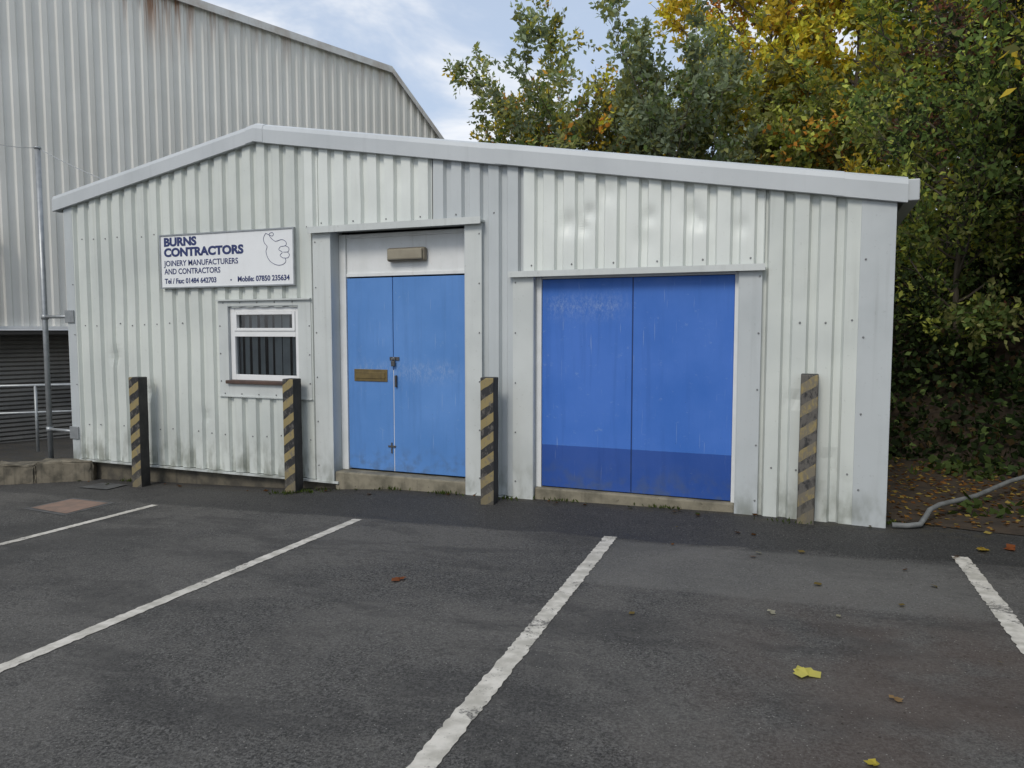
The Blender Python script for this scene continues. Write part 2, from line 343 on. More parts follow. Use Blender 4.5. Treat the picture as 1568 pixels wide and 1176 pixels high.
mx=gm.n.new('ShaderNodeMixShader'); gm.L(fr.outputs[0],mx.inputs[0]); gm.L(tr.outputs[0],mx.inputs[1]); gm.L(gl.outputs[0],mx.inputs[2])
gm.L(mx.outputs[0],gm.n['Material Output'].inputs[0])
mesh('window_glass_pane',[(fx0+.05,.02,fz0+.05),(fx1-.05,.02,fz0+.05),(fx1-.05,.02,fz1-.05),(fx0+.05,.02,fz1-.05)],[(0,1,2,3)],gm.m,B)
blind=surf('vertical_blind',(.50,.53,.55),(.32,.35,.37),.7,4,.8)
V=[];F=[]
for i in range(9):
    x=2.50+i*.105; a=.35+random.uniform(-.25,.25); w=.052
    n=len(V); V+=[(x-w*math.cos(a),.085+w*math.sin(a),1.0),(x+w*math.cos(a),.085-w*math.sin(a),1.0),(x+w*math.cos(a),.085-w*math.sin(a),1.8),(x-w*math.cos(a),.085+w*math.sin(a),1.8)]; F.append((n,n+1,n+2,n+3))
mesh('vertical_blinds',V,F,blind,B)
# --- screws
def screws(name,pts,r=.009):
    V=[];F=[]
    for (x,y,z) in pts:
        n=len(V)
        for j in range(6):
            q=j*math.pi/3; V.append((x+r*math.cos(q),y,z+r*math.sin(q)))
        for j in range(6):
            q=j*math.pi/3; V.append((x+r*.6*math.cos(q),y-.008,z+r*.6*math.sin(q)))
        F.append(tuple(n+6+j for j in range(6)))
        for j in range(6): F.append((n+j,n+(j+1)%6,n+6+(j+1)%6,n+6+j))
    mesh(name,V,F,screwm,B)
P=[]
k=0
while .05+k*.19<8.7:
    x=.05+k*.19+.047; k+=1
    for z in (.42,1.62,2.62):
        if random.random()<.35: continue
        if 3.55<x<5.5 and z<2.65: continue
        if 5.75<x<8.0: continue
        if 2.3<x<3.6 and 0.8<z<1.9: continue
        if 1.5<x<3.42 and 2<z<2.63: continue
        if x<.15: continue
        if z>zr(x)-.2: continue
        P.append((x,-.038,z+random.uniform(-.015,.015)))
x=5.93
while x<7.95: P.append((x+.05,-.045,2.14)); x+=.38
x=3.7
while x<5.4: P.append((x,-.043,2.64)); x+=.38
for z in np.arange(.15,2.5,.46):
    P+= [(3.62,-.046,z),(5.46,-.046,z)]
    if z<2: P+=[(5.825,-.049,z),(7.955,-.049,z)]
for z in np.arange(.3,2.4,.6): P+=[(8.73,-.047,z),(.11,-.043,z)]
for x in np.arange(2.4,3.55,.23): P+=[(x,-.046,1.85),(x,-.046,.865)]
for z in np.arange(1.0,1.8,.3): P+=[(2.35,-.046,z),(3.53,-.046,z)]
screws('fixing_screws',P)
# ------------------------------------------------------------------ sign
navy=surf('sign_lettering_navy',(.022,.035,.13),(.03,.045,.16),.5,20,.5)
sgn=empty('business_sign')
board=surf('sign_board_white',(.80,.82,.83),(.73,.75,.76),.6,3,.35,.12,(.35,.33,.28))
box('board',1.555,3.365,-.068,-.050,2.035,2.600,board,sgn)
boxes('sign_frame',[(1.54,1.5545,-.078,-.045,2.02,2.615),(3.3655,3.38,-.078,-.045,2.02,2.615),(1.555,3.365,-.078,-.045,2.02,2.0345),(1.555,3.365,-.078,-.045,2.6005,2.615)],galv,sgn)
boxes('sign_battens',[(1.7,1.75,-.0495,-.039,2.05,2.59),(3.15,3.2,-.0495,-.039,2.05,2.59)],galv,sgn)
def text(name,s,x,z,w,h,off):
    c=bpy.data.curves.new(name,'FONT'); c.body=s; c.size=h/.72; c.offset=off; c.fill_mode='BOTH'; c.extrude=.0006; c.resolution_u=4
    o=bpy.data.objects.new(name,c); COL.objects.link(o); bpy.context.view_layer.update()
    sx=w/max(o.dimensions.x,.001)
    dg=bpy.context.evaluated_depsgraph_get(); me=bpy.data.meshes.new_from_object(o.evaluated_get(dg))
    bpy.data.objects.remove(o); me.materials.clear(); me.materials.append(navy)
    o=bpy.data.objects.new(name,me); o.rotation_euler=(math.pi/2,0,0); o.location=(x,-.0695,z); o.scale=(sx,1,1); link(o,sgn)
text('text_burns','BURNS',1.60,2.49,.47,.090,.0062)
text('text_contractors','CONTRACTORS',1.60,2.375,1.12,.090,.0062)
text('text_joinery','JOINERY MANUFACTURERS',1.60,2.268,1.05,.062,.0014)
text('text_and','AND CONTRACTORS',1.60,2.178,.80,.062,.0014)
text('text_tel','Tel / Fax: 01484 642703',1.60,2.075,.74,.056,.0022)
text('text_bullet','.',2.53,2.09,.02,.07,.003)
text('text_mobile','Mobile: 07850 235634',2.63,2.075,.68,.056,.0022)
def stroke(name,pts):
    V=[];F=[]; P=[]
    n=len(pts)
    for i in range(n-1):
        p0=pts[max(i-1,0)];p1=pts[i];p2=pts[i+1];p3=pts[min(i+2,n-1)]
        for t in np.linspace(0,1,6,endpoint=False):
            P.append(tuple(.5*((2*b)+(-a+c)*t+(2*a-5*b+4*c-d)*t*t+(-a+3*b-3*c+d)*t**3) for a,b,c,d in zip(p0,p1,p2,p3)))
    P.append(pts[-1])
    tube(V,F,[(2.96+x*.36,-.0695,2.22+z*.35) for x,z in P],.0028,5,True)
    mesh(name,V,F,navy,sgn)
stroke('thumb_outline',[(.16,.99),(.08,.86),(.10,.72),(.20,.60),(.16,.46),(.20,.30),(.30,.16),(.45,.07),(.62,.03),(.78,.06),(.86,.14),(.84,.22)])
stroke('thumb_tip',[(.16,.99),(.26,.95),(.38,.90),(.44,.94),(.40,1.0),(.30,.98),(.30,.90),(.40,.80),(.50,.74),(.62,.76)])
stroke('finger_1',[(.56,.74),(.74,.78),(.88,.70),(.86,.60),(.70,.58)])
stroke('finger_2',[(.84,.60),(.97,.53),(.95,.42),(.78,.41)])
stroke('finger_3',[(.92,.41),(.99,.33),(.93,.24),(.76,.24)])
stroke('finger_4',[(.68,.58),(.62,.49),(.74,.41),(.66,.32),(.76,.24)])
# ------------------------------------------------------------------ bollards
def stripe_mat(name,worn):
    m=NB(name); X,Y,Z=m.xyz()
    q=m.math('SUBTRACT',Z,m.math('MULTIPLY',X,.70)); q=m.math('ADD',q,m.math('MULTIPLY',m.math('SUBTRACT',m.noise(14,detail=3),.5),.03))
    fr=m.math('FRACT',m.math('DIVIDE',q,.178)); b=m.math('GREATER_THAN',fr,.5)
    c=m.mix(b,(.46,.33,.075) if not worn else (.27,.215,.095),(.024,.024,.025))
    w=m.rng(m.noise(16,vec=(1,1,.5),detail=7,rough=.75),.55-worn*.18,.64-worn*.12)
    c=m.mix(m.math('MULTIPLY',w,.75),c,(.14,.13,.115))
    g=m.math('MULTIPLY',m.rng(Z,.0,.35,1,0),.6); c=m.mix(g,c,(.11,.10,.08))
    m.col(c); m.rough(.7); m.bump(m.noise(10,vec=(6,6,.6),detail=4),.6,.006); return m.m
sm=[stripe_mat('hazard_stripes',0.25),stripe_mat('hazard_stripes_worn',.8)]
def bollard(x,y,zt,w,worn,tilt):
    z0=gz(x,y); h=zt-z0; nz=10; V=[];F=[];fm=[]; r=random.Random(int(x*100))
    for i in range(nz+1):
        z=-.15+(h+.15)*i/nz; s=w/2
        for (a,b) in ((-s,-s),(s,-s),(s,s),(-s,s)): V.append((a+r.uniform(-.002,.002),b+r.uniform(-.002,.002),z))
    for i in range(nz):
        for j in range(4):
            j2=(j+1)%4; F.append((i*4+j,i*4+j2,i*4+4+j2,i*4+4+j)); fm.append(0 if j in(0,) else 1)
    n=nz*4; F.append((n,n+1,n+2,n+3)); fm.append(1)
    o=mesh('timber_bollard',V,F,[sm[worn],black],None,fm); o.location=(x,y,z0); o.rotation_euler=(tilt[0],tilt[1],tilt[2])
    b=o.modifiers.new('b','BEVEL'); b.width=.008; b.segments=2; b.limit_method='ANGLE'
bollard(1.33,-.24,1.03,.135,0,(0,.0,.06)); bollard(3.42,-.20,1.06,.135,0,(0,-.004,0)); bollard(5.66,-.27,1.13,.13,0,(0,.0,.04)); bollard(8.35,-.115,1.21,.13,1,(0,.004,0))
# ------------------------------------------------------------------ left side: pole, rail, stones
pl=empty('galvanised_pole')
pipe('post',[(-.54,.06,-.6),(-.54,.06,3.78)],.032,galv,pl,14)
pipe('post_cap',[(-.54,.06,3.78),(-.54,.06,3.80)],.042,galv,pl,14)
for z in (1.72,.31):
    pipe('bracket_arm',[(-.54,.06,z),(-.02,.02,z)],.02,galv,pl,8)
    box('bracket_plate',-.03,.115,-.062,-.044,z-.075,z+.075,galv,pl,.004)
    pipe('bracket_collar',[(-.54,.06,z-.03),(-.54,.06,z+.03)],.042,galv,pl,14)
def cable(name,a,b,sag,mat):
    P=[(a[0]+(b[0]-a[0])*t,a[1]+(b[1]-a[1])*t,a[2]+(b[2]-a[2])*t-sag*4*t*(1-t)) for t in np.linspace(0,1,14)]
    pipe(name,P,.005,mat,None,5)
cable('overhead_cable',(.62,.3,3.27),(-.54,.06,3.79),.03,galv); cable('overhead_cable',(-.54,.06,3.79),(-4.95,2.1,4.85),.06,galv)
hr=empty('metal_handrail')
hx=[(-4.3,1.0),(-3.35,1.9),(-2.1,3.1),(-.6,4.5)]
pipe('top_rail',[(x,y,.66) for x,y in hx],.025,galv,hr)
pipe('mid_rail',[(x,y,.22) for x,y in hx],.02,galv,hr)
for x,y in hx: pipe('rail_post',[(x,y,gz(x,y)-.1),(x,y,.66)],.025,galv,hr)
hp=[(-1.75,-.25,-.5),(-1.75,-.25,.10)]+[(-1.75-.16*(1-math.cos(a)),-.25-.02*(1-math.cos(a)),.10+.16*math.sin(a)) for a in np.linspace(.3,math.pi,8)]+[(-2.07,-.29,-.5)]
pipe('hoop_barrier',hp,.028,galv)
bm=bmesh.new(); rs=random.Random(8); t=0
while t<3.6:
    L=rs.uniform(.5,1.1); cx=.30-(t+L/2)*.887; cy=.02-(t+L/2)*.462
    M=Matrix.Translation((cx,cy,gz(cx,cy)+.08))@Matrix.Rotation(math.atan2(.462,.887)+rs.uniform(-.03,.03),4,'Z')@Matrix.Diagonal((L+.004,rs.uniform(.27,.3),rs.uniform(.30,.35),1))
    bmesh.ops.create_cube(bm,size=1,matrix=M); t+=L
bmesh.ops.bevel(bm,geom=bm.edges[:],offset=.02,segments=2,affect='EDGES'); bmesh.ops.subdivide_edges(bm,edges=bm.edges[:],cuts=5)
for q in bm.verts: q.co+=Vector((rs.uniform(-.012,.012),rs.uniform(-.012,.012),rs.uniform(-.014,.014)))
me=bpy.data.meshes.new('low_stone_wall'); bm.to_mesh(me); bm.free(); me.materials.append(stone); link(bpy.data.objects.new('low_stone_wall',me))
# ------------------------------------------------------------------ warehouse
W=empty('large_warehouse_building',(-4.46,3.42,0)); W.rotation_euler=(0,0,math.radians(71.4))
def ware_mat():
    m=NB('warehouse_cladding'); X,Y,Z=m.xyz()
    c=m.mix(m.rng(m.noise(.7,detail=4),.3,.7),(.74,.735,.69),(.66,.655,.61))
    c=m.mix(m.math('MULTIPLY',m.rng(m.noise(1,vec=(6,6,.12),detail=4),.45,.72),.3),c,(.48,.46,.41))
    tp=m.math('ADD',m.rng(Z,7.3,8.35,0,.5),m.math('MULTIPLY',m.math('MULTIPLY',m.rng(X,.8,1.4),m.rng(X,2.2,3.6,1,0)),m.rng(Z,6.6,8.2,0,.8)))
    ru=m.math('MULTIPLY',tp,m.rng(m.noise(1,vec=(5,5,.22),detail=5,rough=.7),.45,.66))
    c=m.mix(ru,c,(.30,.17,.10)); m.col(c); m.rough(.55); return m.m
wm=ware_mat()
SE=12.5
def wtop(s): return 8.25 if s<7.75 else 8.25-(s-7.75)*.80
corr('long_wall_cladding',-14,SE,1.62,wtop,wm,W,depth=.028,per=.25,breaks=[7.75],prof=([0,.28,.40,.82,.94,1.0],[1,1,0,0,1,1]))
V=[];F=[]
for s in (-14,7.75,SE):
    z=wtop(s); V+=[(s,-.12,z-.10),(s,-.12,z+.06),(s,.15,z+.07)]
for i in range(2):
    for j in range(2): F.append((i*3+j,i*3+j+1,(i+1)*3+j+1,(i+1)*3+j)[::-1])
mesh('verge_flashing',V,F,surf('warehouse_verge',(.62,.63,.62),(.42,.38,.33),.9,2,.5,.4,(.25,.16,.11)),W)
box('cladding_drip_trim',-14,SE,-.10,.0,1.56,1.625,upvc,W)
boxes('recess_soffit',[(-14,SE,-.05,1.0,1.48,1.555)],surf('soffit_dark',(.06,.055,.05)),W)
shut=surf('roller_shutter',(.21,.20,.18),(.13,.125,.115),.9,1.2,.5,.3,(.08,.06,.05),metal=.2)
V=[];F=[];z=-1.6;i=0
while z<1.5:
    V+=[(-14,.62,z),(SE,.62,z),(-14,.585,z+.03),(SE,.585,z+.03),(-14,.60,z+.075),(SE,.60,z+.075)]; n=i*6
    F+=[(n,n+1,n+3,n+2),(n+2,n+3,n+5,n+4)]
    if i: F.append((n-2,n-1,n+1,n))
    i+=1; z+=.08
mesh('roller_shutter_slats',V,F,shut,W)
boxes('shutter_columns',[(s,s+.25,.2,.58,-1.6,1.48) for s in (-8,-4.5,2.6,6.4,11)],surf('column_paint',(.10,.095,.09)),W)
mesh('gable_end',[(SE,0,-1.6),(SE,25,-1.6),(SE,25,4.4),(SE,0,wtop(SE))],[(0,1,2,3)],wm,W)
mesh('roof_sheet',[(-14,.1,8.28),(7.75,.1,8.28),(7.75,25,8.28),(-14,25,8.28)],[(0,1,2,3)],wm,W)
mesh('roof_sheet_end',[(7.75,.1,8.28),(SE,.1,wtop(SE)+.03),(SE,25,wtop(SE)+.03),(7.75,25,8.28)],[(0,1,2,3)],wm,W)
pipe('downpipe',[(-1.20,-.12,1.65),(-1.20,-.12,3.2),(-1.5,-.12,3.35),(-3,-.12,3.35)],.04,surf('downpipe_brown',(.35,.27,.2)),W)
# ------------------------------------------------------------------ foliage
def leaf_mat(name,trans=.42):
    m=NB(name); a=m.n.new('ShaderNodeAttribute'); a.attribute_name='Col'
    d=m.n.new('ShaderNodeBsdfDiffuse'); m.L(a.outputs['Color'],d.inputs[0])
    t=m.n.new('ShaderNodeBsdfTranslucent'); m.L(m.mix(1.,a.outputs['Color'],(1.,1.,.55),'MULTIPLY'),t.inputs[0])
    x=m.n.new('ShaderNodeMixShader'); x.inputs[0].default_value=trans; m.L(d.outputs[0],x.inputs[1]); m.L(t.outputs[0],x.inputs[2])
    m.n.remove(m.b)
    m.L(x.outputs[0],m.n['Material Output'].inputs[0]); return m.m
leafm=leaf_mat('leaves'); bm_=NB('bark'); bm_.col((.085,.07,.052)); bm_.rough(.9); bark=bm_.m
def leafgeo(P,A,size,rng,aspect=.55):
    n=len(P); A=A/(np.linalg.norm(A,axis=1,keepdims=True)+1e-9)
    R=rng.normal(size=(n,3)); Bv=np.cross(A,R); Bv/=np.linalg.norm(Bv,axis=1,keepdims=True)+1e-9
    s=size*rng.uniform(.6,1.3,size=(n,1)); w=s*aspect*.5
    N=np.cross(A,Bv)
    v=np.empty((n,4,3)); v[:,0]=P; v[:,1]=P+A*s*.45+Bv*w+N*w*.3; v[:,2]=P+A*s; v[:,3]=P+A*s*.45-Bv*w+N*w*.3
    return v.reshape(-1,3)
def veg(name,WV,WF,LV,LC):
    nw=len(WV); nl=len(LV)//4
    allv=np.concatenate([np.array(WV,float).reshape(-1,3),LV]) if nw else LV
    me=bpy.data.meshes.new(name)
    me.vertices.add(len(allv)); me.vertices.foreach_set('co',allv.ravel())
    wl=np.array([i for q in WF for i in q],int) if nw else np.zeros(0,int)
    nf=len(WF) if nw else 0
    loops=np.concatenate([wl,nw+np.arange(nl*4)]); me.loops.add(len(loops)); me.loops.foreach_set('vertex_index',loops)
    me.polygons.add(nf+nl); me.polygons.foreach_set('loop_start',np.arange(nf+nl)*4)
    mi=np.concatenate([np.zeros(nf,int),np.ones(nl,int)]); 
    me.materials.append(bark); me.materials.append(leafm); me.polygons.foreach_set('material_index',mi)
    me.update(calc_edges=True)
    ca=me.color_attributes.new('Col','FLOAT_COLOR','POINT')
    c=np.ones((len(allv),4)); c[nw:,:3]=np.clip(np.repeat(LC,4,axis=0),0,.8); ca.data.foreach_set('color',c.ravel())
    return link(bpy.data.objects.new(name,me))
def tree(name,x,y,H,R,seed,leaf=.09,pal=None,wts=None,nl=22,base=.25,limbs=26,up=.55,twl=.45,topw=.35,shoots=0,stems=1,lean=(0,0),nsec=6,ntw=5):
    rng=np.random.default_rng(seed); WV=[];WF=[]; LP=[];LA=[];LC=[]; z0=gz(x,y)-.1
    pal=np.array(pal); wts=np.array(wts,float)/sum(wts)
    def path(p,d,L,n,curl,j):
        pts=[p]; d=d/np.linalg.norm(d)
        for i in range(n):
            d=d+np.array([0,0,curl])+rng.normal(size=3)*j; d/=np.linalg.norm(d); pts.append(pts[-1]+d*L/n)
        return pts
    for s in range(stems):
        off=rng.normal(size=2)*.15*(stems>1)
        n=9; T=[]
        for i in range(n+1):
            t=i/n; T.append(np.array([x+off[0]*(1+t*4)+lean[0]*t+.12*math.sin(t*5+seed),y+off[1]*(1+t*4)+lean[1]*t+.12*math.cos(t*4+seed),z0+t*H*.92]))
        r0=.015*H/(1+.4*(stems-1)); tube(WV,WF,T,[r0*(1-.88*i/n) for i in range(n+1)],6)
        for l in range(limbs//stems):
            h=base+(.97-base)*((l+rng.uniform(0,.9))/(limbs//stems)); q=h*n; i=min(int(q),n-1); p=T[i]+(T[i+1]-T[i])*(q-i)
            az=l*2.4+rng.uniform(-.5,.5)+seed; hh=(h-base)/(1-base)
            Lm=R*(topw+(1-topw)*math.sin(math.pi*min(1,.25+.75*(1-hh)**.9)))*rng.uniform(.65,1.2)
            d=np.array([math.cos(az),math.sin(az),up*(.5+hh)+rng.uniform(-.15,.3)])
            lp=path(p,d,Lm,6,.06,.10); rr=r0*.38*(1-.5*hh); tube(WV,WF,lp,[rr*(1-.8*k/6) for k in range(7)],4)
            lcol=rng.dirichlet(wts*6+.02)
            for k in range(nsec):
                t=rng.uniform(.15,1)*6; i2=min(int(t),5); p2=lp[i2]+(lp[i2+1]-lp[i2])*(t-i2)
                d2=(lp[i2+1]-lp[i2]); d2=d2/np.linalg.norm(d2)+rng.normal(size=3)*.55+np.array([0,0,.25])
                sp=path(p2,d2,Lm*rng.uniform(.25,.45)+.15,3,.05,.15); tube(WV,WF,sp,[rr*.3*(1-.7*kk/3) for kk in range(4)],3)
                cc=rng.dirichlet(lcol*5+.02); bright=rng.uniform(.65,1.35)
                for m_ in range(ntw):
                    t=rng.uniform(.1,1)*3; i3=min(int(t),2); p3=sp[i3]+(sp[i3+1]-sp[i3])*(t-i3)
                    d3=(sp[i3+1]-sp[i3])/np.linalg.norm(sp[i3+1]-sp[i3])+rng.normal(size=3)*.6+np.array([0,0,.2])
                    tw=path(p3,d3,twl*rng.uniform(.6,1.3),2,0.03,.2); tube(WV,WF,tw,[.005,.004,.002],3)
                    k3=nl+rng.integers(-4,5); tt=rng.uniform(0,1,size=k3)*2; ii=np.minimum(tt.astype(int),1); tw=np.array(tw)
                    pp=tw[ii]+(tw[ii+1]-tw[ii])*(tt-ii)[:,None]; ax=(tw[ii+1]-tw[ii]); ax/=np.linalg.norm(ax,axis=1,keepdims=True)
                    LP.append(pp+rng.normal(size=(k3,3))*.045); LA.append(ax*.5+rng.normal(size=(k3,3))*.6-np.array([0,0,.12]))
                    ci=pal[rng.choice(len(pal),size=k3,p=cc/cc.sum())]; LC.append(ci*bright*rng.uniform(.75,1.25,size=(k3,1)))
        for s2 in range(shoots):
            az=rng.uniform(0,6.28); p=T[-2]+np.array([math.cos(az),math.sin(az),0])*rng.uniform(0,R*.55); p[2]-=rng.uniform(0,.8)
            sp=path(p,np.array([math.cos(az)*.25,math.sin(az)*.25,1]),rng.uniform(.9,1.9),6,.05,.06); tube(WV,WF,sp,[.012,.01,.009,.008,.006,.004,.002],3)
            k3=75; tt=rng.uniform(0,1,size=k3)*6; ii=np.minimum(tt.astype(int),5); sa=np.array(sp)
            LP.append(sa[ii]+(sa[ii+1]-sa[ii])*(tt-ii)[:,None]+rng.normal(size=(k3,3))*.03); LA.append(np.array([0,0,.6])+rng.normal(size=(k3,3))*.7)
            LC.append(pal[rng.choice(len(pal),size=k3,p=wts)]*rng.uniform(.7,1.2,size=(k3,1)))
    LP=np.concatenate(LP);LA=np.concatenate(LA);LC=np.concatenate(LC)
    veg(name,WV,WF,leafgeo(LP,LA,leaf,rng),LC)
GRN=(.15,.215,.07); OLV=(.30,.31,.12); GRY=(.25,.30,.20); YEL=(.78,.58,.08); ORG=(.66,.29,.06); LIM=(.40,.44,.10); DRK=(.035,.05,.025); RED=(.18,.08,.055); PUR=(.085,.062,.055)
tree('goat_willow_tree',2.4,10.1,7.2,2.4,11,.13,[OLV,GRY,GRN,ORG,YEL],[6,4,2,.8,.8],base=.44,limbs=44,stems=2,shoots=7,topw=.85)
tree('goat_willow_tree',.8,10.6,5.7,1.5,12,.125,[OLV,ORG,LIM,YEL],[4,2.4,2,1.2],base=.5,limbs=20,topw=.7)
tree('goat_willow_tree',4.5,10.9,6.9,2.2,13,.13,[GRY,GRN,OLV],[6,1.5,4],base=.42,limbs=30,stems=2,shoots=9,topw=.7)
tree('goat_willow_tree',6.1,11.4,7.2,2.0,14,.13,[GRY,OLV,LIM,YEL],[4,4,2,.7],base=.38,limbs=28,shoots=9,stems=2,topw=.6)
tree('field_maple_tree',7.1,13.4,11.3,2.8,15,.16,[YEL,ORG,LIM,OLV],[9,2.6,2,.7],base=.5,limbs=34,topw=.65)
tree('field_maple_tree',9.0,12.4,11.0,2.9,16,.15,[YEL,LIM,OLV,ORG],[6,4,2.5,.8],base=.4,limbs=32,topw=.65)
tree('ash_tree',8.2,10.4,6.2,2.0,17,.13,[OLV,GRN,LIM,ORG],[4,2,3,.9],base=.38,limbs=24,stems=2,topw=.5)
tree('ash_tree',10.3,9.0,8.4,2.6,18,.13,[GRN,LIM,OLV,YEL],[3,4,3,2.2],base=.3,limbs=32,topw=.5)
tree('field_maple_tree',11.8,9.5,10.5,2.8,19,.13,[LIM,YEL,GRN],[4,5,1.5],base=.45,limbs=28,topw=.5)
tree('hawthorn_tree',11.3,6.2,6.2,2.1,20,.085,[PUR,DRK,RED,GRN],[4,2,1.6,1.2],base=.2,limbs=28,nl=22)
tree('ash_tree',10.3,5.7,4.9,1.6,21,.095,[GRN,DRK,LIM,OLV],[5,1.5,3,2],base=.25,limbs=24)
tree('hazel_tree',12.6,4.4,7.6,2.6,22,.11,[GRN,LIM,DRK,YEL],[5,4,1,1.4],base=.3,limbs=26)
tree('hazel_tree',11.5,1.5,6.0,2.7,23,.11,[GRN,LIM,OLV,YEL],[3,6,2,1.2],base=.48,limbs=22,up=.15,nl=13)
def bank_h(x,y):
    d=(x-10.7)*.80+(y-2.6)*.60
    return gz(x,y)+ (0 if d<=0 else min(.62*d,5.0)*min(1,d/.8+.25)) -.03+ (.08*math.sin(x*2.3+y*1.1)+.05*math.sin(x*5+1)*math.cos(y*4))*min(1,max(0,d))
V=[];F=[];nx,ny=60,60
for j in range(ny+1):
    for i in range(nx+1):
        x=8.6+26*(i/nx)**1.5; y=-14+44*j/ny; V.append((x,y,bank_h(x,y)-(.03 if y<.6 else 0)))
for j in range(ny):
    for i in range(nx): a=j*(nx+1)+i; F.append((a,a+1,a+nx+2,a+nx+1))
soil=surf('soil_with_litter',(.06,.042,.027),(.028,.021,.015),.9,6,.95,.3,(.10,.055,.03),bump=1,bscale=30)
mesh('earth_bank_terrain',V,F,soil)
sheet('leaf_litter_ground',[(9.0,.25),(9.6,.08),(10.6,-.15),(12.2,-.4),(12.5,3.6),(9.0,9)],soil,.006)
rng=np.random.default_rng(77)
n=70000
X=rng.uniform(9.2,17,n); Y=rng.uniform(-4,14,n); d=(X-10.6)*.80+(Y-2.5)*.60
k=(d>.0)&(d<3.8); X=X[k];Y=Y[k];d=d[k]
hh=np.array([bank_h(a,b) for a,b in zip(X,Y)])
clump=.5+.5*np.sin(X*2.1+1)*np.sin(Y*1.7)+.3*np.sin(X*5+Y*4)
Z=hh+rng.uniform(0,1,len(X))**.8*(.25+.9*np.clip(clump,0,1.2))*np.clip(d*1.2,.15,1.4)
P_=np.stack([X,Y,Z],1); A_=rng.normal(size=P_.shape)+np.array([-.3,-.3,0])
pal=np.array([DRK,(.05,.08,.03),GRN,(.10,.07,.035)]); C_=pal[rng.choice(4,size=len(X),p=[.42,.35,.12,.11])]*rng.uniform(.6,1.3,(len(X),1))
n2=5000; X2=rng.uniform(9.3,12.6,n2); Y2=rng.uniform(.6,6,n2); cl=np.sin(X2*3.1+2)*np.sin(Y2*2.7)+.5*np.sin(X2*7+Y2*5); k=(cl>.55)&((X2-10.6)*.8+(Y2-2.5)*.6<.2); X2=X2[k];Y2=Y2[k]
Z2=np.array([gz(a,b) for a,b in zip(X2,Y2)])+rng.uniform(.01,.12,len(X2)); C2=np.array([GRN])*rng.uniform(.3,.8,(len(X2),1))
P_=np.concatenate([P_,np.stack([X2,Y2,Z2],1)]); A_=np.concatenate([A_,rng.normal(size=(len(X2),3))]); C_=np.concatenate([C_,C2])
veg('undergrowth_brambles',[],[],leafgeo(P_,A_,.10,rng,.7),C_)
n=40000; X=rng.uniform(5.5,20,n); Y=rng.uniform(14.5,18,n)
Hs=np.minimum(2.5+(X-5.5)*1.5,9.5)+1.0*np.sin(X*1.6)+.6*np.sin(X*3.7+2)+.5*np.sin(Y*2)
Z=2.0+rng.uniform(0,1,n)**.8*(Hs-2)
k=(np.sin(X*2.3+Z*1.3)*np.sin(Y*1.9+Z*1.7)+rng.normal(size=n)*.3)>-.35; X=X[k];Y=Y[k];Z=Z[k]
pal=np.array([DRK,GRN,OLV,LIM,YEL]); C_=pal[rng.choice(5,size=len(X),p=[.1,.32,.24,.20,.14])]*rng.uniform(.7,1.3,(len(X),1))
veg('distant_tree_mass',[],[],leafgeo(np.stack([X,Y,Z],1),rng.normal(size=(len(X),3)),.22,rng,.7),C_)
n=22000; X=rng.uniform(14.5,17.5,n); Y=rng.uniform(-10,14.5,n); Z=rng.uniform(0,1,n)**.8*(8+1.2*np.sin(Y*1.3)+.7*np.sin(Y*3.1))+1
C_=pal[rng.choice(5,size=n,p=[.1,.32,.24,.20,.14])]*rng.uniform(.7,1.3,(n,1))
veg('distant_tree_mass',[],[],leafgeo(np.stack([X,Y,Z],1),rng.normal(size=(n,3)),.22,rng,.7),C_)
# fallen leaves
P=[];A=[];C=[]
def drop(x,y,c,s=1):
    P.append((x,y,max(gz(x,y),bank_h(x,y) if y>.6 else -9)+.012)); A.append((rng.normal(),rng.normal(),rng.uniform(-.05,.1))); C.append(c)
for i in range(3600):
    x=rng.uniform(9.0,12.8); y=rng.uniform(-.4,4.2)
    if y< .35-.28*(x-9.0)+rng.normal()*.16: continue
    drop(x,y,[(.24,.11,.045),(.11,.055,.025),(.34,.18,.055),(.42,.32,.09)][rng.integers(4)])
for i in range(26): drop(rng.uniform(7.4,10.5),-.2-abs(rng.normal())*1.6,[(.16,.075,.03),(.09,.045,.02),(.2,.15,.06),(.3,.28,.2)][rng.integers(4)])
for i in range(40): drop(rng.uniform(0,8.9),-.08-abs(rng.normal())*.10,[(.16,.075,.03),(.09,.045,.02),(.06,.08,.03)][rng.integers(3)])
P=np.array(P);A=np.array(A); r2=np.random.default_rng(4)
def flat(P,A,size,r2):
    n=len(P); A=A/np.linalg.norm(A,axis=1,keepdims=True); Bv=np.stack([-A[:,1],A[:,0],r2.normal(size=n)*.35],1); s=size*r2.uniform(.5,1.3,(n,1)); w=s*.38
    v=np.empty((n,4,3)); v[:,0]=P; v[:,1]=P+A*s*.5+Bv*w; v[:,2]=P+A*s; v[:,3]=P+A*s*.5-Bv*w; v[:,:,2]=np.maximum(v[:,:,2],P[:,None,2]-.004); return v.reshape(-1,3)
LV=flat(P,A,.052,r2); Cc=np.array(C)
bl=[(8.40,-3.08,(.66,.60,.16),.075),(5.96,-2.38,(.26,.10,.05),.07),(9.52,-.55,(.4,.28,.05),.06),(9.66,-.42,(.3,.1,.04),.07),(8.62,-3.75,(.55,.45,.08),.035),(8.32,-4.15,(.5,.42,.1),.04),(8.72,-3.2,(.3,.2,.1),.03),(8.2,-2.3,(.4,.38,.3),.03)]
